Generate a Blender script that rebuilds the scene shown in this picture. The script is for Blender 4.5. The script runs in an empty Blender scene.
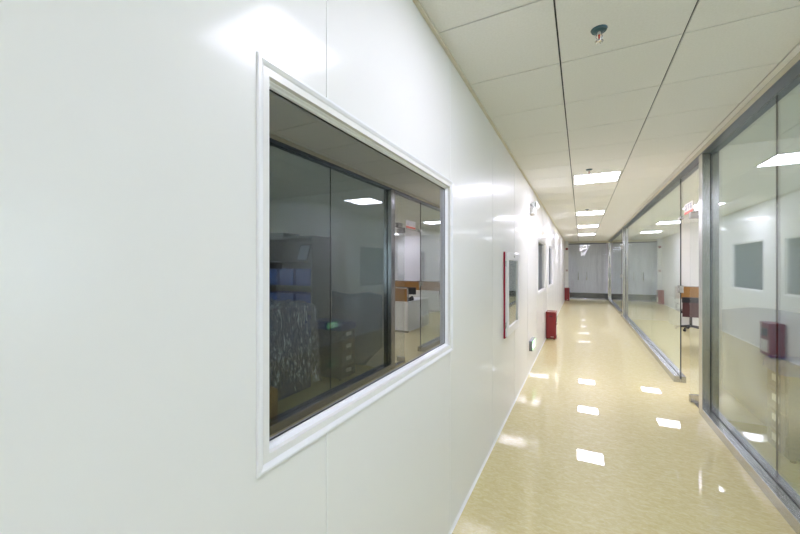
import bpy, bmesh, math, random
from mathutils import Vector, Matrix
random.seed(7)
sc = bpy.context.scene
COL = sc.collection
# ------------------------------------------------------------------ constants
L = -0.6975          # face of the left wall
R = 1.139            # corridor face of the glass partitions
G = 1.216            # middle of the partition glass
RI = 1.277           # room face of the partitions
H = 2.84             # ceiling height
EH = 1.585           # eye height
P = 0.605            # ceiling tile pitch
X0 = -0.113          # a ceiling grid line
Y0 = 2.385
END = 19.5
BACK = -5.0

# ------------------------------------------------------------------ materials
def srgb(r, g, b):
    f = lambda c: (c/255/12.92) if c/255 <= .04045 else ((c/255+.055)/1.055)**2.4
    return (f(r), f(g), f(b), 1)

def mat(name, col, rough=.5, metal=0., bump=None, spec=.5, coat=0., var=None, coat_rough=.05):
    m = bpy.data.materials.new(name); m.use_nodes = True
    nt = m.node_tree; b = nt.nodes['Principled BSDF']
    b.inputs['Base Color'].default_value = col
    b.inputs['Roughness'].default_value = rough
    b.inputs['Metallic'].default_value = metal
    b.inputs['Specular IOR Level'].default_value = spec
    b.inputs['Coat Weight'].default_value = coat
    b.inputs['Coat Roughness'].default_value = coat_rough
    tc = nt.nodes.new('ShaderNodeTexCoord')
    if bump:
        scale, strength, stretch = bump
        mp = nt.nodes.new('ShaderNodeMapping'); mp.inputs['Scale'].default_value = stretch
        nz = nt.nodes.new('ShaderNodeTexNoise'); nz.inputs['Scale'].default_value = scale
        nz.inputs['Detail'].default_value = 3
        bp = nt.nodes.new('ShaderNodeBump'); bp.inputs['Strength'].default_value = strength
        bp.inputs['Distance'].default_value = .01
        nt.links.new(tc.outputs['Object'], mp.inputs[0]); nt.links.new(mp.outputs[0], nz.inputs['Vector'])
        nt.links.new(nz.outputs['Fac'], bp.inputs['Height']); nt.links.new(bp.outputs[0], b.inputs['Normal'])
    if var:
        scale, stretch, c2, lo, hi = var
        mp = nt.nodes.new('ShaderNodeMapping'); mp.inputs['Scale'].default_value = stretch
        nz = nt.nodes.new('ShaderNodeTexNoise'); nz.inputs['Scale'].default_value = scale
        nz.inputs['Detail'].default_value = 4
        rp = nt.nodes.new('ShaderNodeValToRGB')
        rp.color_ramp.elements[0].position = lo; rp.color_ramp.elements[0].color = col
        rp.color_ramp.elements[1].position = hi; rp.color_ramp.elements[1].color = c2
        nt.links.new(tc.outputs['Object'], mp.inputs[0]); nt.links.new(mp.outputs[0], nz.inputs['Vector'])
        nt.links.new(nz.outputs['Fac'], rp.inputs[0]); nt.links.new(rp.outputs[0], b.inputs['Base Color'])
    return m

def glass(name, tint, r0, refl=(1, 1, 1, 1), rough=0.0, bump=None, power=5.0):
    """slab glass: each face reflects by Schlick and lets the rest straight through"""
    m = bpy.data.materials.new(name); m.use_nodes = True
    nt = m.node_tree; nt.nodes.clear()
    N = nt.nodes.new; K = nt.links.new
    out = N('ShaderNodeOutputMaterial'); mix = N('ShaderNodeMixShader')
    tr = N('ShaderNodeBsdfTransparent'); tr.inputs[0].default_value = tint
    gl = N('ShaderNodeBsdfGlossy'); gl.inputs['Color'].default_value = refl; gl.inputs['Roughness'].default_value = rough
    geo = N('ShaderNodeNewGeometry'); dot = N('ShaderNodeVectorMath'); dot.operation = 'DOT_PRODUCT'
    ab = N('ShaderNodeMath'); ab.operation = 'ABSOLUTE'
    om = N('ShaderNodeMath'); om.operation = 'SUBTRACT'; om.inputs[0].default_value = 1
    pw = N('ShaderNodeMath'); pw.operation = 'POWER'; pw.inputs[1].default_value = power
    ml = N('ShaderNodeMath'); ml.operation = 'MULTIPLY_ADD'; ml.inputs[1].default_value = 1-r0; ml.inputs[2].default_value = r0
    ml.use_clamp = True
    K(geo.outputs['Incoming'], dot.inputs[0])
    if bump:
        tc = N('ShaderNodeTexCoord'); mp = N('ShaderNodeMapping'); mp.inputs['Scale'].default_value = bump[2]
        nz = N('ShaderNodeTexNoise'); nz.inputs['Scale'].default_value = bump[0]; nz.inputs['Detail'].default_value = 5
        nz.inputs['Distortion'].default_value = 1.2
        bp = N('ShaderNodeBump'); bp.inputs['Strength'].default_value = bump[1]; bp.inputs['Distance'].default_value = .03
        K(tc.outputs['Object'], mp.inputs[0]); K(mp.outputs[0], nz.inputs['Vector']); K(nz.outputs['Fac'], bp.inputs['Height'])
        K(bp.outputs[0], gl.inputs['Normal']); K(bp.outputs[0], dot.inputs[1])
    else:
        K(geo.outputs['Normal'], dot.inputs[1])
    K(dot.outputs['Value'], ab.inputs[0]); K(ab.outputs[0], om.inputs[1]); K(om.outputs[0], pw.inputs[0])
    K(pw.outputs[0], ml.inputs[0]); K(ml.outputs[0], mix.inputs[0]); K(tr.outputs[0], mix.inputs[1]); K(gl.outputs[0], mix.inputs[2])
    K(mix.outputs[0], out.inputs['Surface'])
    return m

def emit(name, col, strength):
    m = bpy.data.materials.new(name); m.use_nodes = True
    b = m.node_tree.nodes['Principled BSDF']
    b.inputs['Base Color'].default_value = (.8, .8, .8, 1)
    b.inputs['Emission Color'].default_value = col; b.inputs['Emission Strength'].default_value = strength
    return m

def wall_panel():
    m = mat('painted_steel_panel', srgb(233, 232, 228), .4, spec=.2, coat=.32, coat_rough=.12, bump=(3.0, .02, (1, .25, .25)))
    return m

def floor_mat():
    m = mat('vinyl_floor', srgb(214, 201, 152), .4, spec=.2, coat=.7, coat_rough=.0)
    nt = m.node_tree; b = nt.nodes['Principled BSDF']; N = nt.nodes.new; K = nt.links.new
    tc = N('ShaderNodeTexCoord')
    def noise(scale, stretch, rotz=0, detail=3, dist=0):
        mp = N('ShaderNodeMapping'); mp.inputs['Scale'].default_value = stretch; mp.inputs['Rotation'].default_value = (0, 0, rotz)
        nz = N('ShaderNodeTexNoise'); nz.inputs['Scale'].default_value = scale; nz.inputs['Detail'].default_value = detail
        nz.inputs['Distortion'].default_value = dist
        K(tc.outputs['Object'], mp.inputs[0]); K(mp.outputs[0], nz.inputs['Vector']); return nz
    def ramp(nz, stops):
        r = N('ShaderNodeValToRGB'); e = r.color_ramp.elements
        e[0].position, e[0].color = stops[0]; e[1].position, e[1].color = stops[-1]
        for s in stops[1:-1]:
            q = e.new(s[0]); q.color = s[1]
        K(nz.outputs['Fac'], r.inputs[0]); return r
    a = ramp(noise(22, (1, 2.2, 1), .4, 4, .8), [(.32, srgb(206, 191, 134)), (.5, srgb(212, 199, 146)), (.68, srgb(219, 209, 163))])
    bb = ramp(noise(60, (1, 3, 1), .5, 2, .5), [(.58, (0, 0, 0, 1)), (.72, (1, 1, 1, 1))])
    mx = N('ShaderNodeMix'); mx.data_type = 'RGBA'
    ml = N('ShaderNodeMath'); ml.operation = 'MULTIPLY'; ml.inputs[1].default_value = .45
    K(bb.outputs[0], ml.inputs[0]); K(ml.outputs[0], mx.inputs[0]); K(a.outputs[0], mx.inputs[6]); mx.inputs[7].default_value = srgb(228, 222, 196)
    K(mx.outputs[2], b.inputs['Base Color'])
    return m

def wrap_mat():
    m = glass('clear_plastic_wrap', (.88, .89, .92, 1), .12, (1, 1, 1, 1), .1, (11, 1.0, (1.6, 1, .3)))
    nt = m.node_tree; N = nt.nodes.new; K = nt.links.new
    out = [n for n in nt.nodes if n.type == 'OUTPUT_MATERIAL'][0]; src = out.inputs['Surface'].links[0].from_socket
    tc = N('ShaderNodeTexCoord'); mp = N('ShaderNodeMapping'); mp.inputs['Scale'].default_value = (5, 5, 1.1); mp.inputs['Rotation'].default_value = (.25, .2, 0)
    nz = N('ShaderNodeTexNoise'); nz.inputs['Scale'].default_value = 5; nz.inputs['Detail'].default_value = 7; nz.inputs['Roughness'].default_value = .65; nz.inputs['Distortion'].default_value = 1.5
    rp = N('ShaderNodeValToRGB'); e = rp.color_ramp.elements
    e[0].position = .545; e[0].color = (.05, .05, .05, 1); e[1].position = .615; e[1].color = (.95, .9, .9, 1)
    df = N('ShaderNodeBsdfDiffuse'); df.inputs['Color'].default_value = (.88, .91, .97, 1)  # whitened creases; the white also paints in their bright highlights
    mx = N('ShaderNodeMixShader')
    K(tc.outputs['Object'], mp.inputs[0]); K(mp.outputs[0], nz.inputs['Vector']); K(nz.outputs['Fac'], rp.inputs[0]); K(rp.outputs[0], mx.inputs[0])
    K(src, mx.inputs[1]); K(df.outputs[0], mx.inputs[2]); K(mx.outputs[0], out.inputs['Surface'])
    return m

M = {
 'wall': wall_panel(),
 'plain_wall': mat('white_paint', srgb(226, 226, 222), .6, bump=(60, .02, (1, 1, 1))),
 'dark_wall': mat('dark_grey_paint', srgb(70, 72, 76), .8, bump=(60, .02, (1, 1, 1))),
 'end_wall': mat('grey_mauve_screen', srgb(226, 225, 238), .55, var=(9, (6, 1, .3), srgb(212, 211, 226), .35, .7)),
 'floor': floor_mat(),
 'tile': mat('ceiling_tile', srgb(238, 238, 234), .85, spec=.2, bump=(130, .12, (1, 1, 1)), var=(90, (1, 1, 1), srgb(233, 233, 228), .35, .7)),
 'groove': mat('ceiling_grid_dark', srgb(74, 77, 80), .7, bump=(50, .02, (1, 1, 1))),
 'trim': mat('white_aluminium', srgb(238, 238, 240), .3, spec=.5, coat=.3, bump=(30, .01, (1, 1, 1))),
 'seam': mat('seam_strip', srgb(236, 236, 233), .3, coat=.3, bump=(30, .01, (1, 1, 1))),
 'cove': mat('beige_cove', srgb(214, 208, 190), .5, bump=(30, .01, (1, 1, 1))),
 'steel': mat('brushed_steel', srgb(196, 197, 198), .26, 1., bump=(90, .06, (1, .04, 12)), var=(60, (1, .05, 6), srgb(178, 180, 182), .3, .7)),
 'steel_v': mat('brushed_steel_upright', srgb(200, 198, 195), .22, 1., bump=(90, .05, (8, 8, .05)), var=(60, (6, 6, .05), srgb(184, 184, 184), .3, .7)),
 'steel_dark': mat('dark_steel', srgb(112, 118, 128), .3, 1., bump=(90, .04, (1, .05, 8))),
 'gasket': mat('black_gasket', srgb(28, 31, 36), .6, bump=(80, .05, (1, 1, 1))),
 'pane': glass('partition_glass', (.91, .945, .935, 1), .085, (.96, 1, .985, 1), power=3.8),
 'door_pane': glass('door_glass', (.955, .972, .962, 1), .045),
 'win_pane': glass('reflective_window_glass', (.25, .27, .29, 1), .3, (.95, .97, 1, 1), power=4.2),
 'cab_pane': glass('cabinet_glass', (.8, .83, .8, 1), .1),
 'lamp': emit('lamp_diffuser', (.95, .925, 1.14, 1), 14.5),
 'lamp_soft': emit('lamp_diffuser_soft', (.95, .925, 1.14, 1), 7.0),
 'lamp_room': emit('room_lamp_diffuser', (.95, .925, 1.14, 1), 14.5),
 'lamp_frame': mat('lamp_frame_white', srgb(214, 214, 210), .6, bump=(60, .01, (1, 1, 1))),
 'teal': mat('teal_enamel', srgb(60, 92, 102), .35, .3, bump=(60, .03, (1, 1, 1))),
 'redbulb': mat('red_bulb', srgb(190, 50, 45), .15, coat=.5, bump=(60, .01, (1, 1, 1))),
 'chrome': mat('chrome', srgb(205, 205, 205), .12, 1., bump=(60, .01, (1, 1, 1))),
 'red': mat('red_enamel', srgb(126, 18, 27), .4, coat=.2, bump=(50, .03, (1, 1, 1))),
 'crimson': mat('crimson_enamel', srgb(168, 24, 58), .35, coat=.3, bump=(50, .02, (1, 1, 1))),
 'paper': mat('paper_white', srgb(212, 209, 199), .7, bump=(80, .02, (1, 1, 1))),
 'plastic_white': mat('white_plastic', srgb(232, 233, 232), .35, bump=(50, .01, (1, 1, 1))),
 'plastic_grey': mat('grey_plastic', srgb(132, 134, 138), .4, bump=(50, .01, (1, 1, 1))),
 'lens': glass('lamp_lens', (.8, .82, .85, 1), .1),
 'green_glow': emit('green_sign_glow', (.25, .9, .25, 1), .9),
 'white_glow': emit('white_sign_glow', (.9, 1, .85, 1), 1.3),
 'black': mat('black_plastic', srgb(24, 24, 28), .45, bump=(80, .05, (1, 1, 1))),
 'maroon': mat('maroon_mesh', srgb(74, 42, 44), .8, bump=(300, .3, (1, 1, 1))),
 'brown': mat('brown_fabric_board', srgb(158, 116, 62), .8, bump=(200, .15, (1, 1, 1)), var=(40, (1, 1, 1), srgb(146, 106, 56), .3, .7)),
 'board': mat('white_laminate', srgb(226, 226, 224), .4, bump=(60, .01, (1, 1, 1))),
 'filegrey': mat('slate_grey_steel', srgb(92, 98, 104), .4, .0, bump=(60, .02, (1, 1, 1))),
 'filegrey2': mat('slate_grey_drawer', srgb(78, 84, 92), .4, .0, bump=(60, .02, (1, 1, 1))),
 'bluefilm': mat('blue_film', srgb(58, 80, 140), .3, coat=.3, bump=(16, .25, (1, 1, 1))),
 'bluecrate': mat('blue_crate_plastic', srgb(60, 92, 175), .4, bump=(60, .03, (1, 1, 1))),
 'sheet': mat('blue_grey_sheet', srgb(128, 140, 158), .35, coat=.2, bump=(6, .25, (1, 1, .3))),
 'carton': mat('brown_cardboard', srgb(176, 138, 88), .8, bump=(60, .08, (1, 1, 1)), var=(20, (1, 1, 1), srgb(164, 126, 78), .3, .7)),
 'darkcarton': mat('dark_blue_carton', srgb(78, 86, 122), .6, bump=(60, .06, (1, 1, 1))),
 'greyboard': mat('grey_shelf_board', srgb(140, 142, 142), .5, bump=(60, .03, (1, 1, 1))),
 'shelfside': mat('grey_shelf_side', srgb(150, 153, 153), .5, bump=(60, .03, (1, 1, 1))),
 'wrap': wrap_mat(),
 'signblue': mat('sign_blue_ink', srgb(62, 74, 110), .5, bump=(60, .01, (1, 1, 1))),
 'signred': mat('sign_red_ink', srgb(205, 92, 72), .5, bump=(60, .01, (1, 1, 1))),
 'screen': mat('pale_blue_screen', srgb(176, 188, 208), .25, bump=(60, .01, (1, 1, 1))),
 'skirt': mat('charcoal_skirting', srgb(66, 66, 68), .4, bump=(60, .02, (1, 1, 1))),
}

# ------------------------------------------------------------------ mesh builder
class MB:
    def __init__(s): s.bm = bmesh.new()
    def box(s, a, b):
        x0, x1 = sorted((a[0], b[0])); y0, y1 = sorted((a[1], b[1])); z0, z1 = sorted((a[2], b[2]))
        v = [s.bm.verts.new(p) for p in ((x0,y0,z0),(x1,y0,z0),(x1,y1,z0),(x0,y1,z0),(x0,y0,z1),(x1,y0,z1),(x1,y1,z1),(x0,y1,z1))]
        for f in ((0,3,2,1),(4,5,6,7),(0,1,5,4),(1,2,6,5),(2,3,7,6),(3,0,4,7)): s.bm.faces.new([v[i] for i in f])
        return s
    def cyl(s, a, b, r, r2=None, n=20):
        a, b = Vector(a), Vector(b); r2 = r if r2 is None else r2
        d = b-a; q = Vector((0, 0, 1)).rotation_difference(d.normalized()).to_matrix().to_4x4()
        m = Matrix.Translation((a+b)/2) @ q
        bmesh.ops.create_cone(s.bm, cap_ends=True, segments=n, radius1=r, radius2=r2, depth=d.length, matrix=m); return s
    def sphere(s, c, r, sc_=(1, 1, 1)):
        bmesh.ops.create_uvsphere(s.bm, u_segments=18, v_segments=12, radius=r, matrix=Matrix.Translation(c) @ Matrix.Diagonal((*sc_, 1))); return s
    def tube(s, pts, r, n=10):
        for p, q in zip(pts, pts[1:]): s.cyl(p, q, r, n=n)
        for p in pts[1:-1]: s.sphere(p, r)
        return s
    def prism(s, poly, f0, f1):
        """poly: 2-D outline; f0/f1 map it to the two end faces"""
        A = [s.bm.verts.new(f0(*p)) for p in poly]; B = [s.bm.verts.new(f1(*p)) for p in poly]
        s.bm.faces.new(A); s.bm.faces.new(B[::-1]); n = len(poly)
        for i in range(n): s.bm.faces.new((A[i], B[i], B[(i+1) % n], A[(i+1) % n]))
        return s
    def obj(s, name, m, parent=None, bevel=0, smooth=False, seg=2):
        org = Vector(parent_world(parent))
        bmesh.ops.recalc_face_normals(s.bm, faces=s.bm.faces)
        me = bpy.data.meshes.new(name)
        if parent is None:
            xs = [v.co for v in s.bm.verts]
            org = Vector(((min(c.x for c in xs)+max(c.x for c in xs))/2, (min(c.y for c in xs)+max(c.y for c in xs))/2, min(c.z for c in xs)))
        for v in s.bm.verts: v.co -= org
        s.bm.to_mesh(me); s.bm.free()
        o = bpy.data.objects.new(name, me); COL.objects.link(o); me.materials.append(M[m])
        if parent is None: o.location = org
        else: o.parent = parent
        if smooth:
            for p in me.polygons: p.use_smooth = True
        if bevel:
            bv = o.modifiers.new('bevel', 'BEVEL'); bv.width = bevel; bv.segments = seg; bv.limit_method = 'ANGLE'
        return o

def parent_world(o):
    p = Vector((0, 0, 0))
    while o is not None: p = p + o.location; o = o.parent
    return p

def B(name, a, b, m, parent=None, bevel=0): return MB().box(a, b).obj(name, m, parent, bevel)
def tag(o, label=None, cat=None, group=None, kind=None):
    if label: o['label'] = label
    if cat: o['category'] = cat
    if group: o['group'] = group
    if kind: o['kind'] = kind
    return o
def thing(name, loc, label, cat, group=None):
    o = bpy.data.objects.new(name, None); COL.objects.link(o); o.location = loc; o.empty_display_size = .05
    return tag(o, label, cat, group)
def struct(o): o['kind'] = 'structure'; return o
def kids(o): return [c for c in bpy.data.objects if c.parent == o]
def copy_tree(o, parent=None):
    c = o.copy(); COL.objects.link(c)
    if parent is not None: c.parent = parent
    for ch in kids(o): copy_tree(ch, c)
    return c

# ================================================================== SETTING
struct(B('floor', (-4.2, BACK-.2, -.12), (5.4, END+1.6, 0), 'floor'))

# ceiling: tiles laid with open grooves over a dark grid
t = MB()
gx, gy = .0045, .004
i0, i1 = -1, 9
xs = [L] + [X0+P*i for i in range(0, 2)] + [1.085, R]
xs = [L, X0, X0+P, 1.088, R]
k0 = math.floor((BACK-Y0)/P)
LAMPS = [-7, -2, 5, 11, 16, 21]
for k in range(k0, 29):
    ya, yb = max(Y0+P*k, BACK), min(Y0+P*(k+1), END)
    if yb-ya < .02: continue
    for j in range(4):
        if j == 1 and k in LAMPS: continue
        t.box((xs[j]+(gx if j else 0), ya+gy, H), (xs[j+1]-gx, yb-gy, H+.012))
xr = [RI] + [1.088+P*i for i in range(1, 8)]
ROOM_LAMPS = [(4, 6), (4, 9), (6, 7), (6, 12), (6, 15), (3, 20), (3, 25)]  # last two are unseen panels added to brighten the end wall
for k in range(k0, 29):
    ya, yb = max(Y0+P*k, BACK), min(Y0+P*(k+1), END)
    if yb-ya < .02: continue
    for j in range(len(xr)-1):
        if (j, k) in ROOM_LAMPS: continue
        t.box((xr[j]+gx, ya+gy, H), (xr[j+1]-gx, yb-gy, H+.012))
ceil = struct(t.obj('ceiling', 'tile'))
struct(B('trim_1', (-.80, BACK, H+.013), (5.4, END+.8, H+.10), 'groove'))

# left wall with openings
WT = .07
WINS = [(.600, 2.06, 1.075, 2.105), (6.86, 8.46, 1.08, 2.12), (9.22, 10.85, 1.08, 2.14)]
FR = .052
w = MB(); y = BACK
for (a, b, z0, z1) in WINS:
    a += FR-.012; b -= FR-.012; z0 += FR-.012; z1 -= FR-.012
    w.box((L-WT, y, 0), (L, a, H)); w.box((L-WT, a, 0), (L, b, z0)); w.box((L-WT, a, z1), (L, b, H)); y = b
w.box((L-WT, y, 0), (L, END, H))
struct(w.obj('wall_left', 'wall'))
# thin joint strips between wall panels
n = 1; yy = .866-1.15*4
while yy < END:
    segs = [(0, H)]
    for (a, b, z0, z1) in WINS:
        if a < yy < b: segs = [(0, z0+.004), (z1-.004, H)]
    m_ = MB()
    for (za, zb) in segs: m_.box((L-.001, yy-.0035, za), (L+.0022, yy+.0035, zb))
    n += 1; struct(m_.obj('trim_%d' % n, 'seam', None, .0015)); yy += 1.15
n += 1; struct(B('trim_%d' % n, (L, BACK, H-.018), (L+.02, END, H), 'cove', None, .004))
cv = MB(); cv.prism([(0, 0), (.014, 0), (.004, .006), (0, .016)], lambda a, b: (L+a, BACK, b), lambda a, b: (L+a, END, b))
struct(cv.obj('baseboard_left', 'seam'))

def window(idx, a, b, z0, z1):
    """moulded white aluminium frame with a recessed pane"""
    prof = [(0, -.044), (0, .003), (.003, .0065), (.009, .0065), (.017, .003), (.025, -.003), (.031, -.010), (.033, -.015), (.036, -.014), (.042, -.016), (.045, -.022), (.050, -.024), (.052, -.031), (.052, -.044)]
    m_ = MB(); bm = m_.bm; ring = []
    for (s, d) in prof:
        ring.append([bm.verts.new((L+d, yy_, zz_)) for yy_, zz_ in ((a+s, z0+s), (b-s, z0+s), (b-s, z1-s), (a+s, z1-s))])
    for r0, r1 in zip(ring, ring[1:]+ring[:1]):
        for i in range(4): bm.faces.new((r0[i], r0[(i+1) % 4], r1[(i+1) % 4], r1[i]))
    fr = struct(m_.obj('window_%d' % idx, 'trim'))
    MB().box((L-.040, a+.046, z0+.046), (L-.032, b-.046, z1-.046)).obj('glass_pane', 'win_pane', fr)
    g = MB(); e = .0515
    for q in (((a+e, z0+e), (b-e, z0+e+.004)), ((a+e, z1-e-.004), (b-e, z1-e)), ((a+e, z0+e), (a+e+.004, z1-e)), ((b-e-.004, z0+e), (b-e, z1-e))):
        g.box((L-.032, q[0][0], q[0][1]), (L-.0305, q[1][0], q[1][1]))
    g.obj('gasket', 'gasket', fr)
for i, wn in enumerate(WINS): window(i+1, *wn)

# dark unlit room behind the windows
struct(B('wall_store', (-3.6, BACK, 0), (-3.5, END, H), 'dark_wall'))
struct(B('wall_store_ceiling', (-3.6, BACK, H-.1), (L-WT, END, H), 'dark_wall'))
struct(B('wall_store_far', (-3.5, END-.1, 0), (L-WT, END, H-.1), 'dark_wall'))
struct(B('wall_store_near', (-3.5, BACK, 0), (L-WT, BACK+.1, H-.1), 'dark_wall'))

# back and far walls
struct(B('wall_back', (L-.1, BACK-.1, 0), (5.4, BACK, H), 'plain_wall'))
wr = MB(); WY0, WY1, WZ0, WZ1 = -2.6, 2.6, .9, 2.5
wr.box((5.2, BACK, 0), (5.3, WY0, H)).box((5.2, WY1, 0), (5.3, END+.7, H)).box((5.2, WY0, 0), (5.3, WY1, WZ0)).box((5.2, WY0, WZ1), (5.3, WY1, H))
struct(wr.obj('wall_right', 'plain_wall'))
fr4 = MB()
for q in ((WY0, WZ0, WY1, WZ0+.05), (WY0, WZ1-.05, WY1, WZ1), (WY0, WZ0+.05, WY0+.05, WZ1-.05), (WY1-.05, WZ0+.05, WY1, WZ1-.05), (-.88, WZ0+.05, -.83, WZ1-.05), (.83, WZ0+.05, .88, WZ1-.05)):
    fr4.box((5.21, q[0], q[1]), (5.27, q[2], q[3]))
w4 = struct(fr4.obj('window_4', 'trim'))  # unseen window, added to let cool daylight brighten the near room
B('glass_pane', (5.236, WY0+.04, WZ0+.04), (5.242, WY1-.04, WZ1-.04), 'door_pane', w4)
struct(B('wall_divider', (RI, 4.80, 0), (5.2, 4.88, H), 'wall'))
struct(B('wall_divider_far', (RI, 12.77, 0), (5.2, 12.85, H), 'wall'))
struct(B('wall_end', (L, END+.30, 0), (5.2, END+.40, H), 'end_wall'))
struct(B('wall_end_left', (L-.1, END, 0), (L, END+.85, H), 'plain_wall'))
struct(B('baseboard_end', (L, END+.26, 0), (5.2, END+.30, .30), 'skirt'))
struct(B('trim_%d' % (n+1), (L, END-.06, 2.741), (5.2, END+.30, H), 'cove'))
pil = struct(B('wall_pilaster', (L, 18.75, 0), (L+.16, 18.81, H-.02), 'plain_wall'))

# end glazing, its two panes and slim rails
eg = thing('glass_partition', ((L+R)/2, END-.03, 0), 'full height glass screen closing the far end of the corridor in front of the grey wall', 'partition')
for a, b in ((L+.01, .10), (.108, R-.07)):
    B('glass_pane', (a, END-.036, .06), (b, END-.024, 2.70), 'door_pane', eg)
B('bottom_rail', (L, END-.06, 0), (R-.065, END, .06), 'steel', eg, .003)
B('top_rail', (L, END-.06, 2.70), (R-.065, END, 2.74), 'steel_dark', eg, .003)
for yy in (-.12, .25):
    MB().cyl((yy, END-.075, .95), (yy, END-.075, 1.35), .012).cyl((yy, END-.075, 1.0), (yy, END-.03, 1.0), .008).cyl((yy, END-.075, 1.3), (yy, END-.03, 1.3), .008).obj('pull_handle', 'chrome', eg, 0, True)

# ================================================================== RIGHT GLASS PARTITIONS
def partition(y0, y1, seams, label, post=True, lock=True, joints=False):
    root = thing('glass_partition', (G, (y0+y1)/2, 0), label, 'partition')
    # sill: two steel channels either side of the slot that holds the glass
    s = MB(); s.box((R, y0, 0), (G-.009, y1, .085)); s.box((G+.009, y0, 0), (RI, y1, .085)); s.box((G-.009, y0, 0), (G+.009, y1, .05))
    s.obj('sill', 'steel', root, .0025)
    B('sill_gasket', (G-.0085, y0+.003, .05), (G+.0085, y1, .078), 'gasket', root)
    ys = [y0+.002] + seams + [y1]
    for a, b in zip(ys, ys[1:]):
        B('glass_pane', (G-.006, a, .07), (G+.006, b-(.006 if joints else .0012), 2.79), 'pane', root)
        if joints and b in seams: B('silicone_joint', (G-.005, b-.006, .08), (G+.005, b, 2.78), 'gasket', root)
    if post:
        p = MB(); p.box((R, y1, 0), (G-.009, y1+.12, 2.788)); p.box((G+.009, y1, 0), (RI, y1+.12, 2.788)); p.box((G-.009, y1+.03, 0), (G+.009, y1+.09, 2.788))
        p.obj('post', 'steel_v', root, .003)
        B('post_gasket', (G-.0085, y1+.004, .085), (G+.0085, y1+.03, 2.78), 'gasket', root)
    if not joints: B('glass_edge', (G-.0065, y0-.004, .07), (G+.0065, y0+.0015, 2.79), 'gasket', root)
    if lock:
        lk = MB(); zc = 1.28
        for sx in (-1, 1):
            for dz in (-.028, .028): lk.box((G+sx*.006, y0-.012, zc+dz-.024), (G+sx*.03, y0+.055, zc+dz+.024))
        lk.box((G-.022, y0-.03, zc-.05), (G+.022, y0-.002, zc+.05))
        tag(lk.obj('strike_lock', 'steel_v', root, .003), 'brushed steel strike lock clamped on the free glass edge')
    return root
hd = thing('header_beam', (G, (BACK+END)/2, 2.788), 'long steel header running under the ceiling above the right glass partitions', 'beam')
b_ = MB(); b_.box((R, BACK, 2.788), (G-.008, END, H)); b_.box((G+.008, BACK, 2.788), (RI, END, H)); b_.box((G-.008, BACK, 2.81), (G+.008, END, H))
b_.obj('casing', 'steel_dark', hd, .002)
B('fascia', (R-.003, BACK, 2.800), (R, END, H), 'cove', hd)

PA, PB = 4.78, 12.75
partition(-1.87, PA, [-.78, .61, 2.0, 3.39], 'nearest glass partition on the right, ending at the steel post before the open door', lock=False, joints=True)
partition(6.06, PB, [8.29, 10.52], 'middle glass partition beyond the open door with a strike lock on its free edge')
partition(14.05, END-.05, [16.7], 'farthest glass partition, running up to the end screen', post=True)

# doors: transom glass + leaf swung into the room on a floor spring
def doorway(y0, y1, label, tlabel, ang):
    tr = thing('transom_window', (G, (y0+y1)/2, 2.24), tlabel, 'window')
    B('glass_pane', (G-.005, y0, 2.235), (G+.005, y0+.36, 2.787), 'door_pane', tr)
    B('glass_pane', (G-.005, y0+.364, 2.235), (G+.005, y1-.004, 2.787), 'door_pane', tr)
    pt = MB().box((G-.028, y0+.20, 2.234), (G+.028, y0+.36, 2.31)); pt.obj('patch_fitting', 'steel_v', tr, .003)
    MB().box((G-.02, y1-.06, 2.234), (G+.02, y1+.03, 2.28)).obj('corner_clamp', 'steel_v', tr, .003)
    px, py = G, y0+.33
    root = thing('glass_door', (px, py, 0), label, 'door')
    leaf = MB().box((px-.085, py-.006, .012), (px+.80, py+.006, 2.225)).obj('glass_leaf', 'door_pane', root)
    MB().box((px-.09, py-.018, .010), (px+.06, py+.018, .10)).obj('bottom_patch', 'steel_v', root, .003)
    MB().box((px-.09, py-.018, 2.15), (px+.06, py+.018, 2.228)).obj('top_patch', 'steel_v', root, .003)
    MB().box((px+.745, py-.02, .93), (px+.80, py+.02, 1.03)).obj('lock', 'steel_v', root, .003)
    for s_ in (-1, 1):
        MB().cyl((px+.70, py+s_*.055, .85), (px+.70, py+s_*.055, 1.45), .011).cyl((px+.70, py, .95), (px+.70, py+s_*.055, .95), .008).cyl((px+.70, py, 1.35), (px+.70, py+s_*.055, 1.35), .008).obj('pull_handle', 'chrome', root, 0, True)
    for c in kids(root): c.rotation_euler = (0, 0, 0)
    root.rotation_euler = (0, 0, math.radians(ang))
    B('spring_plate', (G-.045, y0+.05, 0), (G+.045, y0+.38, .004), 'steel', None, .001)
    sp = bpy.data.objects['spring_plate'] if 'spring_plate' in bpy.data.objects else None
    return root
d1 = doorway(PA+.12, 6.06, 'nearer frameless glass door standing open into the room behind the steel post', 'clear glass transom above the nearer open door', 12)
sp1 = bpy.data.objects['spring_plate']; sp1.name = 'floor_spring'
tag(sp1, 'steel floor spring cover plate set in the floor at the nearer open door', 'floor spring')
d2 = doorway(PB+.12, 14.05, 'farther frameless glass door down the corridor standing open into its room', 'clear glass transom above the farther door', 12)
sp2 = bpy.data.objects['spring_plate']; sp2.name = 'floor_spring.001'
tag(sp2, 'steel floor spring cover plate set in the floor at the farther door', 'floor spring')

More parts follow.
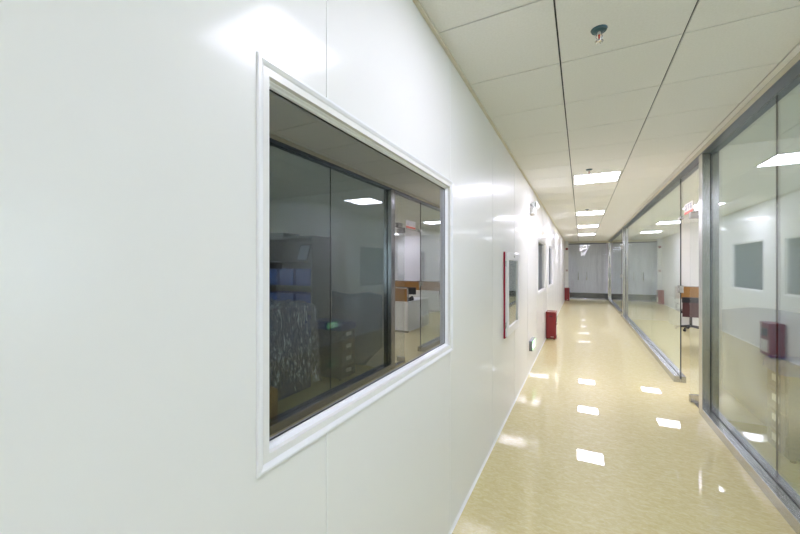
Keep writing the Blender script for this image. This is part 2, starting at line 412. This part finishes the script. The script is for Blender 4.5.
# room sign on the transom above the door
sg = thing('door_sign', (G-.012, 5.62, 2.27), 'small white room sign with blue characters and red strip above the open door', 'sign')
B('plate', (G-.012, 5.42, 2.262), (G-.006, 5.80, 2.392), 'paper', sg)
B('red_strip', (G-.014, 5.42, 2.262), (G-.012, 5.80, 2.292), 'signred', sg)
for i in range(3):
    c = MB(); yb = 5.47+.11*i
    c.box((G-.0135, yb, 2.365), (G-.012, yb+.07, 2.372)); c.box((G-.0135, yb, 2.335), (G-.012, yb+.07, 2.341)); c.box((G-.0135, yb+.03, 2.305), (G-.012, yb+.038, 2.378))
    if i != 1: c.box((G-.0135, yb, 2.305), (G-.012, yb+.008, 2.34)); c.box((G-.0135, yb+.062, 2.305), (G-.012, yb+.07, 2.34))
    c.obj('character', 'signblue', sg)

# ================================================================== LAMPS
def lamp(x0, x1, ya, yb, label, group, em='lamp'):
    t_ = thing('ceiling_light', ((x0+x1)/2, (ya+yb)/2, H), label, 'ceiling light', group)
    f = MB(); e = .032
    for q in ((x0+.005, ya+.003, x1-.005, ya+e), (x0+.005, yb-e, x1-.005, yb-.003), (x0+.005, ya+e, x0+e, yb-e), (x1-e, ya+e, x1-.005, yb-e)):
        f.box((q[0], q[1], H-.002), (q[2], q[3], H+.012))
    f.obj('frame', 'lamp_frame', t_)
    B('diffuser', (x0+e, ya+e, H+.001), (x1-e, yb-e, H+.008), em, t_)
LB = {-7: 'square ceiling light panel behind the viewpoint, farthest back', -2: 'square ceiling light panel overhead beside the big near window',
      5: 'nearest lit square ceiling panel in view, beyond the first two sprinklers', 11: 'second lit ceiling panel along the corridor', 16: 'third lit ceiling panel along the corridor', 21: 'farthest lit ceiling panel before the end screen'}
for k in LAMPS: lamp(X0, X0+P, Y0+P*k, Y0+P*(k+1), LB[k], 'corridor ceiling lights', 'lamp_soft' if k == -2 else 'lamp')
for q, (j, k) in enumerate(ROOM_LAMPS):
    lamp(xr[j], xr[j+1], Y0+P*k, Y0+P*(k+1), *(('unseen square light panel added in the far room to brighten the end wall', 'added far room light panels') if j == 3 else ('square ceiling light panel in the lit office behind the middle glass partition', 'office ceiling lights')), 'lamp_room')

# ================================================================== CEILING SPRINKLERS
def sprinkler(x, y, label):
    r = thing('sprinkler', (x, y, H), label, 'sprinkler', 'ceiling sprinklers')
    MB().cyl((x, y, H), (x, y, H-.008), .040, .036, 28).cyl((x, y, H-.008), (x, y, H-.013), .03, .018, 28).obj('escutcheon', 'teal', r, 0)
    MB().cyl((x, y, H-.012), (x, y, H-.030), .011, .009).obj('stem', 'chrome', r)
    MB().cyl((x, y, H-.028), (x, y, H-.052), .004, .004, 12).obj('glass_bulb', 'redbulb', r)
    MB().tube([(x-.010, y, H-.026), (x-.016, y, H-.04), (x-.006, y, H-.056)], .0028).tube([(x+.010, y, H-.026), (x+.016, y, H-.04), (x+.006, y, H-.056)], .0028).cyl((x, y, H-.052), (x, y, H-.060), .007, .007, 12).obj('yoke', 'chrome', r)
    d = MB(); d.cyl((x, y, H-.060), (x, y, H-.0625), .012, .012, 20)
    for i in range(10):
        a = i*math.tau/10; c, s_ = math.cos(a), math.sin(a)
        d.cyl((x+c*.011, y+s_*.011, H-.0612), (x+c*.021, y+s_*.021, H-.0635), .0026, .0026, 8)
    d.obj('deflector', 'chrome', r)
sprinkler(.085, 2.14, 'nearest ceiling sprinkler with a teal rose and red bulb, in the large front tile')
sprinkler(.093, 5.15, 'ceiling sprinkler just in front of the nearest lit panel')
sprinkler(.118, 8.72, 'ceiling sprinkler in front of the second lit panel, the farthest of the three')

# ================================================================== THINGS ON THE LEFT WALL
# shallow wall cabinet with red sides and a white framed glass door
cy0, cy1, cz0, cz1, cp = 3.66, 4.42, .88, 1.72, .028
cb = thing('wall_cabinet', (L, (cy0+cy1)/2, cz0), 'shallow red sided wall cabinet with a white framed glass door', 'cabinet')
c = MB(); c.box((L, cy0-.006, cz0-.02), (L+.010, cy1+.006, cz1+.02))
for q in (((cy0-.006, cz0-.02), (cy0+.004, cz1+.02)), ((cy1-.004, cz0-.02), (cy1+.006, cz1+.02)), ((cy0, cz0-.02), (cy1, cz0)), ((cy0, cz1), (cy1, cz1+.02))):
    c.box((L+.0095, q[0][0], q[0][1]), (L+cp-.012, q[1][0], q[1][1]))
tag(c.obj('case', 'crimson', cb, .002), 'crimson sides of the wall cabinet')
c0_, c1_ = cz0, cz1; cz0, cz1 = cz0-.004, cz1+.020
f = MB(); fw = .085; xa, xb = L+cp-.0118, L+cp+.012
f.box((xa, cy0, cz0), (xb, cy1, cz0+fw)); f.box((xa, cy0, cz1-fw), (xb, cy1, cz1)); f.box((xa, cy0, cz0+fw), (xb, cy0+fw, cz1-fw)); f.box((xa, cy1-fw, cz0+fw), (xb, cy1, cz1-fw))
dr = f.obj('door', 'trim', cb, .004)
B('glass_pane', (xa+.006, cy0+fw-.005, cz0+fw-.005), (xa+.011, cy1-fw+.005, cz1-fw+.005), 'cab_pane', dr)
MB().cyl((xb, (cy0+cy1)/2, cz1-fw/2), (xb+.008, (cy0+cy1)/2, cz1-fw/2), .012).obj('lock', 'chrome', dr)
for zz in (cz0+.12, cz1-.12):
    MB().cyl((L+cp-.006, cy0-.010, zz-.03), (L+cp-.006, cy0-.010, zz+.03), .006).obj('hinge', 'chrome', cb)
# hose reel and extinguisher seen through the glass are too dim to tell apart: a grey inner back only
B('back_panel', (L+.0098, cy0+.01, cz0+.01), (L+.0115, cy1-.01, cz1-.01), 'plastic_grey', cb)

# twin-head emergency light
el = thing('emergency_light', (L, 5.85, 2.42), 'white twin head emergency light high on the left wall', 'emergency light')
B('body', (L, 5.70, 2.40), (L+.065, 6.00, 2.50), 'plastic_white', el, .012)
MB().cyl((L+.065, 5.76, 2.43), (L+.067, 5.76, 2.43), .006, n=10).obj('indicator', 'black', el)
MB().cyl((L+.065, 5.80, 2.43), (L+.067, 5.80, 2.43), .006, n=10).obj('indicator', 'black', el)
for yy, ey in ((5.75, -.03), (5.95, .03)):
    h_ = MB().cyl((L+.04, yy, 2.50), (L+.045, yy, 2.525), .010).cyl((L+.02, yy-ey, 2.55), (L+.085, yy+ey, 2.54), .030, .045, 24).obj('lamp_head', 'plastic_white', el, 0)
    MB().cyl((L+.085, yy+ey, 2.54), (L+.089, yy+ey*1.05, 2.5395), .040, .040, 24).obj('lens', 'chrome', h_)

# low level green exit sign
ex = thing('exit_sign', (L, 5.83, .32), 'low green glowing exit sign with a grey case on the left wall near the floor', 'exit sign')
B('case', (L, 5.63, .315), (L+.045, 6.00, .465), 'plastic_grey', ex, .004)
B('face', (L+.045, 5.65, .33), (L+.048, 5.98, .45), 'green_glow', ex, .001)
fig = MB(); xf = (L+.048, L+.0495)
def pl(pts): fig.prism(pts, lambda a, b: (xf[0], a, b), lambda a, b: (xf[1], a, b))
pl([(5.70, .385), (5.735, .415), (5.735, .398), (5.80, .398), (5.80, .372), (5.735, .372), (5.735, .355)])       # arrow
pl([(5.866, .425), (5.874, .433), (5.884, .433), (5.892, .425), (5.892, .415), (5.884, .408), (5.874, .408), (5.866, .415)])  # head
pl([(5.855, .405), (5.890, .405), (5.905, .385), (5.915, .390), (5.918, .382), (5.900, .372), (5.888, .385), (5.888, .368), (5.915, .345), (5.905, .336), (5.874, .360), (5.860, .336), (5.848, .341), (5.864, .372), (5.862, .392), (5.845, .380), (5.839, .388)])
fig.obj('pictogram', 'white_glow', ex)

# red extinguisher boxes standing against the wall
def ext_box(y, label, paper=True):
    x0, x1, d, hh = L+.012, L+.215, .36, .60
    r = thing('extinguisher_box', ((x0+x1)/2, y+d/2, 0), label, 'extinguisher box', 'red extinguisher boxes by the left wall')
    B('body', (x0, y, .018), (x1-.012, y+d, hh-.025), 'red', r, .006)
    B('lid', (x0-.004, y-.006, hh-.028), (x1, y+d+.006, hh), 'red', r, .006)
    fd = B('door', (x1-.0125, y+.012, .03), (x1, y+d-.012, hh-.032), 'red', r, .003)
    B('window', (x1-.0005, y+.06, .36), (x1+.002, y+d-.06, .50), 'black', fd, .001)
    B('notice', (x1-.0005, y+.05, .08), (x1+.0015, y+d-.05, .30), 'paper', fd)
    MB().tube([(x1, y+.04, .32), (x1+.018, y+.04, .325), (x1+.018, y+.04, .36), (x1, y+.04, .365)], .004).obj('handle', 'chrome', fd)
    MB().box((x0+.055, y-.002, .50), (x0+.13, y+.002, .515)).obj('handle_slot', 'black', r)
    B('plate', (x0+.095, y-.0015, .052), (x0+.155, y+.002, .062), 'paper', r)
    for xx, yy in ((x0+.02, y+.03), (x1-.04, y+.03), (x0+.02, y+d-.03), (x1-.04, y+d-.03)):
        MB().cyl((xx, yy, 0), (xx, yy, .02), .012, n=12).obj('foot', 'black', r)
ext_box(8.38, 'nearer red extinguisher box on the floor against the left wall')
ext_box(18.28, 'farther red extinguisher box on the floor by the white pilaster at the corridor end')

# alarm devices on the pilaster
xp = L+.09
al = thing('alarm_bell', (xp, 18.75, 2.45), 'small round red fire alarm sounder high on the white pilaster', 'alarm')
MB().cyl((xp, 18.75, 2.45), (xp, 18.71, 2.45), .06, .05, 24).obj('dome', 'red', al); MB().cyl((xp, 18.75, 2.45), (xp, 18.742, 2.45), .066, .066, 24).obj('base', 'plastic_white', al)
cp_ = thing('call_point', (xp, 18.75, 1.42), 'small red manual call point lower on the white pilaster', 'call point')
B('case', (xp-.035, 18.715, 1.38), (xp+.035, 18.75, 1.46), 'red', cp_, .004); B('glass', (xp-.022, 18.712, 1.40), (xp+.022, 18.716, 1.44), 'paper', cp_)

# ================================================================== NEAR ROOM BEHIND THE FIRST PARTITION (unlit store)
# shelf unit with its back to the divider
sx0, sx1, sy0, sy1, sh = 2.30, 3.45, 4.30, 4.79, 2.08
bk = thing('shelving_unit', ((sx0+sx1)/2, (sy0+sy1)/2, 0), 'tall grey open shelving unit standing behind the nearest glass partition', 'shelves')
for xx in (sx0, sx1-.02): B('side_panel', (xx, sy0, 0), (xx+.02, sy1, sh), 'shelfside', bk, .002)
B('back_panel', (sx0+.02, sy1-.012, .05), (sx1-.02, sy1, sh), 'shelfside', bk)
SH = [.08, .48, .88, 1.285, 1.685, 2.06]
for zz in SH: B('shelf', (sx0+.02 if zz < 2 else sx0-.005, sy0 if zz < 2 else sy0-.005, zz-.02), (sx1-.02 if zz < 2 else sx1+.005, sy1-.012, zz+(0 if zz < 2 else .02)), 'greyboard', bk, .002)
def crate(x, y, z, w_, d_, h_, label):
    r = thing('storage_crate', (x, y, z), label, 'crate', 'blue crates on the shelving unit')
    m_ = MB(); tk = .006
    m_.box((x-w_/2, y-d_/2, z), (x+w_/2, y+d_/2, z+tk))
    for q in (((x-w_/2, y-d_/2), (x-w_/2+tk, y+d_/2)), ((x+w_/2-tk, y-d_/2), (x+w_/2, y+d_/2)), ((x-w_/2, y-d_/2), (x+w_/2, y-d_/2+tk)), ((x-w_/2, y+d_/2-tk), (x+w_/2, y+d_/2))):
        m_.box((*q[0], z), (*q[1], z+h_))
    m_.obj('tub', 'bluecrate', r, .002)
    rm = MB(); e = .012
    for q in (((x-w_/2-e, y-d_/2-e), (x+w_/2+e, y-d_/2)), ((x-w_/2-e, y+d_/2), (x+w_/2+e, y+d_/2+e)), ((x-w_/2-e, y-d_/2), (x-w_/2, y+d_/2)), ((x+w_/2, y-d_/2), (x+w_/2+e, y+d_/2))):
        rm.box((*q[0], z+h_-.025), (*q[1], z+h_))
    rm.obj('rim', 'bluecrate', r, .003)
cx = [2.52, 2.88, 3.24]; wd = ['end nearest the corridor', 'middle of the shelf', 'end away from the corridor']
for zi, nm in ((1.285, 'upper'), (.88, 'middle'), (.48, 'lower')):
    for xx, ww in zip(cx, wd): crate(xx, 4.54, zi, .30, .40, .27, 'blue plastic crate on the %s crate shelf, at the %s' % (nm, ww))
tb = thing('tablet', (2.66, 4.46, 1.685), 'black framed tablet leaning on the upper shelf of the unit', 'tablet')
for nm_, x0_, x1_, mm, dd in (('case', -.12, .12, 'black', 0), ('screen', -.10, .10, 'screen', .006)):
    q = MB(); pts = [(x0_, (.0 if dd == 0 else .02)), (x1_, (.0 if dd == 0 else .02)), (x1_, (.30 if dd == 0 else .28)), (x0_, (.30 if dd == 0 else .28))]
    q.prism(pts, lambda a, b: (2.66+a, 4.46-dd+b*.35-.004, 1.686+b*.93), lambda a, b: (2.66+a, 4.46-dd+b*.35+.008, 1.686+b*.93)); q.obj(nm_, mm, tb)
MB().box((2.95, 4.34, 2.081), (3.40, 4.72, 2.16)).obj('flat_carton', 'greyboard', None, .004)
tag(bpy.data.objects['flat_carton'], 'flat grey box lying on top of the shelving unit', 'box')

# drawer pedestal
px0, px1, py0, py1, ph = 1.47, 2.02, 3.96, 4.28, .80
pd = thing('drawer_cabinet', ((px0+px1)/2, (py0+py1)/2, 0), 'slate grey drawer cabinet with white label cards behind the nearest glass partition', 'cabinet')
B('body', (px0+.016, py0, .03), (px1, py1, ph), 'filegrey', pd, .004)
for i in range(4):
    za = .045+.17*i
    d_ = B('drawer', (px0, py0+.008, za), (px0+.017, py1-.008, za+.162), 'filegrey2', pd, .003)
    B('label_card', (px0-.003, py0+.10, za+.06), (px0+.0005, py0+.22, za+.115), 'paper', d_)
    MB().box((px0-.008, py0+.08, za+.14), (px0+.001, py1-.08, za+.15)).obj('pull', 'chrome', d_, .002)
for xx in (px0+.06, px1-.06):
    for yy in (py0+.04, py1-.04): MB().cyl((xx, yy, 0), (xx, yy, .032), .018, n=12).obj('foot', 'black', pd)
# film over the top of the cabinet
def drape(name, x0, x1, y0, y1, ztop, drop, m, label, cat, amp=.02, nx=26, seed=1, parent=None):
    rnd = random.Random(seed); bm = bmesh.new()
    nu, nv = nx, nx; g = []
    ph_ = [rnd.uniform(0, 6.28) for _ in range(8)]
    for i in range(nu+1):
        row = []
        for j in range(nv+1):
            u, v = i/nu*2-1, j/nv*2-1
            ext = 1+drop/((x1-x0)/2)
            def fold(c, half):
                e = 1+drop/half; c = c*e
                if abs(c) <= 1: return c*half, 0
                s_ = 1 if c > 0 else -1
                return s_*half, (abs(c)-1)*half
            fx, dx = fold(u, (x1-x0)/2); fy, dy = fold(v, (y1-y0)/2)
            dz = max(dx, dy) if min(dx, dy) == 0 else max(dx, dy)
            w_ = amp*(math.sin(9*u+4*v+ph_[0])+.6*math.sin(17*v-7*u+ph_[1])+.4*math.sin(31*u+23*v+ph_[2])+.8*rnd.uniform(-.5, .5))
            ox = (1 if u > 0 else -1)*(abs(w_)+.012 + (.10*dx if dx else 0)) if dx >= dy and dx > 0 else 0
            oy = (1 if v > 0 else -1)*(abs(w_)+.012 + (.10*dy if dy else 0)) if dy > dx else 0
            row.append(bm.verts.new(((x0+x1)/2+fx+ox, (y0+y1)/2+fy+oy, ztop+.006+(abs(w_) if dz == 0 else 0)-dz)))
        g.append(row)
    for i in range(nu):
        for j in range(nv): bm.faces.new((g[i][j], g[i+1][j], g[i+1][j+1], g[i][j+1]))
    mb = MB(); mb.bm.free(); mb.bm = bm
    o = mb.obj(name, m, parent, 0, True)
    return tag(o, label, cat)
drape('plastic_film', px0, px1, py0, py1, ph, .10, 'bluefilm', 'crinkled blue film over the top of the drawer cabinet', 'film', .006, 22, 5)

# stack of dark cartons under clear plastic wrap
ci = 0
for (x0_, y0_, x1_, y1_, za, zb, lb) in ((1.72, 2.95, 2.50, 3.62, 0, .42, 'dark blue carton at the bottom of the wrapped stack'),
                                      (1.74, 2.98, 2.46, 3.60, .422, .80, 'dark blue carton in the middle of the wrapped stack'),
                                      (1.78, 3.02, 2.30, 3.56, .802, 1.08, 'dark blue carton on top of the wrapped stack')):
    r = thing('carton', ((x0_+x1_)/2, (y0_+y1_)/2, za), lb, 'box', 'wrapped dark cartons')
    B('body', (x0_, y0_, za), (x1_, y1_, zb-.004), 'darkcarton', r, .004)
    B('tape', (x0_-.001, (y0_+y1_)/2-.03, zb-.12), (x1_+.001, (y0_+y1_)/2+.03, zb-.002), 'bluefilm', r)
drape('plastic_wrap', 1.70, 2.52, 2.93, 3.64, 1.10, 1.0, 'wrap', 'clear crinkled plastic wrap draped over the stack of dark cartons', 'plastic wrap', .022, 60, 3)

# cardboard box near the glass
bx = thing('cardboard_box', (1.60, 2.5, 0), 'brown cardboard box on the floor close behind the nearest glass partition', 'box')
B('body', (1.38, 2.20, 0), (1.82, 2.72, .30), 'carton', bx, .003)
for s_, x_ in ((-1, 1.38), (1, 1.82)):
    q = MB(); q.prism([(0, 0), (.20, .02), (.20, .025), (0, .006)], lambda a, b: (x_-s_*a, 2.205, .30+b), lambda a, b: (x_-s_*a, 2.715, .30+b)); q.obj('flap', 'carton', bx)
B('tape', (1.3795, 2.43, .18), (1.381, 2.49, .299), 'paper', bx)

# thin blue-grey layer over the lower divider, its bottom edge on the slant
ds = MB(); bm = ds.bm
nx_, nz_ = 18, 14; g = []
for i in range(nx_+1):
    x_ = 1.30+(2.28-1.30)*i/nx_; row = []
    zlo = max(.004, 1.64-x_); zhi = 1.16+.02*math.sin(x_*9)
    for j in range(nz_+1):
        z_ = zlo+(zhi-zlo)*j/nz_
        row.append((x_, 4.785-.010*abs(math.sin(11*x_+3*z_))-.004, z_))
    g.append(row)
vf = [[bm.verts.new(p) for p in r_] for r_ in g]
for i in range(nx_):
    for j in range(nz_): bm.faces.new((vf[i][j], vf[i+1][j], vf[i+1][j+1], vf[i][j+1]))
o = ds.obj('divider_sheet', 'sheet', None, 0, True); so = o.modifiers.new('solid', 'SOLIDIFY'); so.thickness = .002
tag(o, 'thin blue grey layer over the lower divider wall with a slanting lower edge', 'dust sheet')

# ================================================================== LIT OFFICE BEHIND THE MIDDLE PARTITION
def workstation(x, y, w_, d_, label, phone=False):
    r = thing('workstation', (x+w_/2, y+d_/2, 0), label, 'desk', 'white and brown office workstations')
    s = B('screen_panel', (x, y, .05), (x+w_, y+.05, .744), 'board', r, .003)
    B('fabric_panel', (x+.02, y+.006, .75), (x+w_-.02, y+.044, 1.065), 'brown', r)
    f_ = MB()
    f_.box((x, y, .744), (x+.02, y+.05, 1.085)); f_.box((x+w_-.02, y, .744), (x+w_, y+.05, 1.085)); f_.box((x, y, 1.065), (x+w_, y+.05, 1.085)); f_.box((x, y, 0), (x+w_, y+.05, .05))
    f_.obj('frame', 'steel_v', r, .002)
    B('end_panel', (x, y+.052, .02), (x+.025, y+d_, .72), 'board', r, .002)
    B('end_panel', (x+w_-.025, y+.052, .02), (x+w_, y+d_, .72), 'board', r, .002)
    B('desktop', (x-.005, y+.052, .72), (x+w_+.005, y+d_+.01, .745), 'board', r, .003)
    return r
workstation(2.24, 7.62, 1.5, 1.3, 'nearer white workstation with a brown screen seen through the open door')
workstation(2.20, 11.62, 1.5, .75, 'farther white workstation with a brown screen, behind the black chair')
workstation(3.71, 11.62, 1.45, .75, 'white workstation with a brown screen, deepest in the office beside the far one')
ph_ = thing('desk_phone', (2.42, 8.0, .745), 'black desk telephone on the nearer white workstation', 'telephone')
q = MB(); q.prism([(0, 0), (.20, 0), (.20, .07), (.12, .055), (0, .025)], lambda a, b: (2.30, 7.90+a, .745+b), lambda a, b: (2.52, 7.90+a, .745+b)); q.obj('base', 'black', ph_, .004)
MB().tube([(2.33, 7.93, .80), (2.33, 7.98, .83), (2.33, 8.06, .845), (2.33, 8.10, .825)], .018).obj('handset', 'black', ph_, 0, True)
mo = thing('monitor', (2.62, 8.45, .745), 'black desktop monitor standing on the nearer white workstation', 'monitor')
B('panel', (2.40, 8.43, .86), (2.90, 8.46, 1.05), 'black', mo, .005); B('stand', (2.62, 8.46, .755), (2.68, 8.48, .95), 'black', mo, .003); B('base', (2.54, 8.39, .745), (2.76, 8.57, .757), 'black', mo, .003)

def chair(x, y, rot, label):
    r = thing('office_chair', (x, y, 0), label, 'chair')
    MB().box((x-.24, y-.22, .44), (x+.24, y+.24, .51)).obj('seat', 'black', r, .025, False, 3)
    bk_ = MB()
    for i in range(8):
        a0, a1 = -.22+.44*i/8, -.22+.44*(i+1)/8; f0 = -.255-.03*(1-(a0/.22)**2); f1 = -.255-.03*(1-(a1/.22)**2)
        bk_.prism([(0, .36), (.018, .36), (.018, .72), (0, .72)], lambda a, b: (x+a0, y+f0+a, b), lambda a, b: (x+a1, y+f1+a, b))
    bmesh.ops.remove_doubles(bk_.bm, verts=bk_.bm.verts, dist=.0005)
    tag(bk_.obj('backrest', 'maroon', r), 'dark maroon mesh backrest')
    MB().box((x-.235, y-.29, .71), (x+.235, y-.25, .845)).obj('headband', 'black', r, .012)
    for s_ in (-1, 1): MB().tube([(x+s_*.24, y+.05, .47), (x+s_*.29, y+.03, .50), (x+s_*.29, y+.0, .66), (x+s_*.29, y-.15, .67), (x+s_*.29, y+.15, .67)], .016).obj('armrest', 'black', r)
    MB().cyl((x, y, .10), (x, y, .45), .03, .025).obj('gas_lift', 'black', r)
    for i in range(5):
        a = i*math.tau/5+.3; c_, s_ = math.cos(a), math.sin(a)
        lg = MB().cyl((x, y, .12), (x+c_*.29, y+s_*.29, .075), .026, .016, 12).obj('leg', 'black', r)
        MB().cyl((x+c_*.29-s_*.022, y+s_*.29+c_*.022, .029), (x+c_*.29+s_*.022, y+s_*.29-c_*.022, .029), .029, n=16).obj('castor', 'black', lg)
    r.rotation_euler = (0, 0, rot)
chair(2.44, 11.15, 0, 'black and maroon office chair seen through the open door below the brown screen')

# ================================================================== CAMERA, WORLD, VIEW
F = 353.0; th = math.atan(181/F)
cam = bpy.data.cameras.new('camera'); co = bpy.data.objects.new('camera', cam); COL.objects.link(co)
cam.sensor_width = 36; cam.lens = 36*F/800; cam.clip_start = .02; cam.clip_end = 100
cam.shift_y = 0.0
co.location = (0, 0, EH); co.rotation_euler = (math.pi/2, 0, th)
sc.camera = co
wd_ = bpy.data.worlds.new('world'); sc.world = wd_; wd_.use_nodes = True
wd_.node_tree.nodes['Background'].inputs[0].default_value = (.72, .84, 1, 1); wd_.node_tree.nodes['Background'].inputs[1].default_value = 2.2
sc.view_settings.view_transform = 'Standard'; sc.view_settings.look = 'None'; sc.view_settings.gamma = 1; sc.view_settings.exposure = 1.53
sc.view_settings.use_curve_mapping = False
sc.cycles.max_bounces = 12; sc.cycles.diffuse_bounces = 5; sc.cycles.glossy_bounces = 6; sc.cycles.transparent_max_bounces = 32
sc.cycles.use_denoising = True
sc.cycles.sample_clamp_indirect = 8
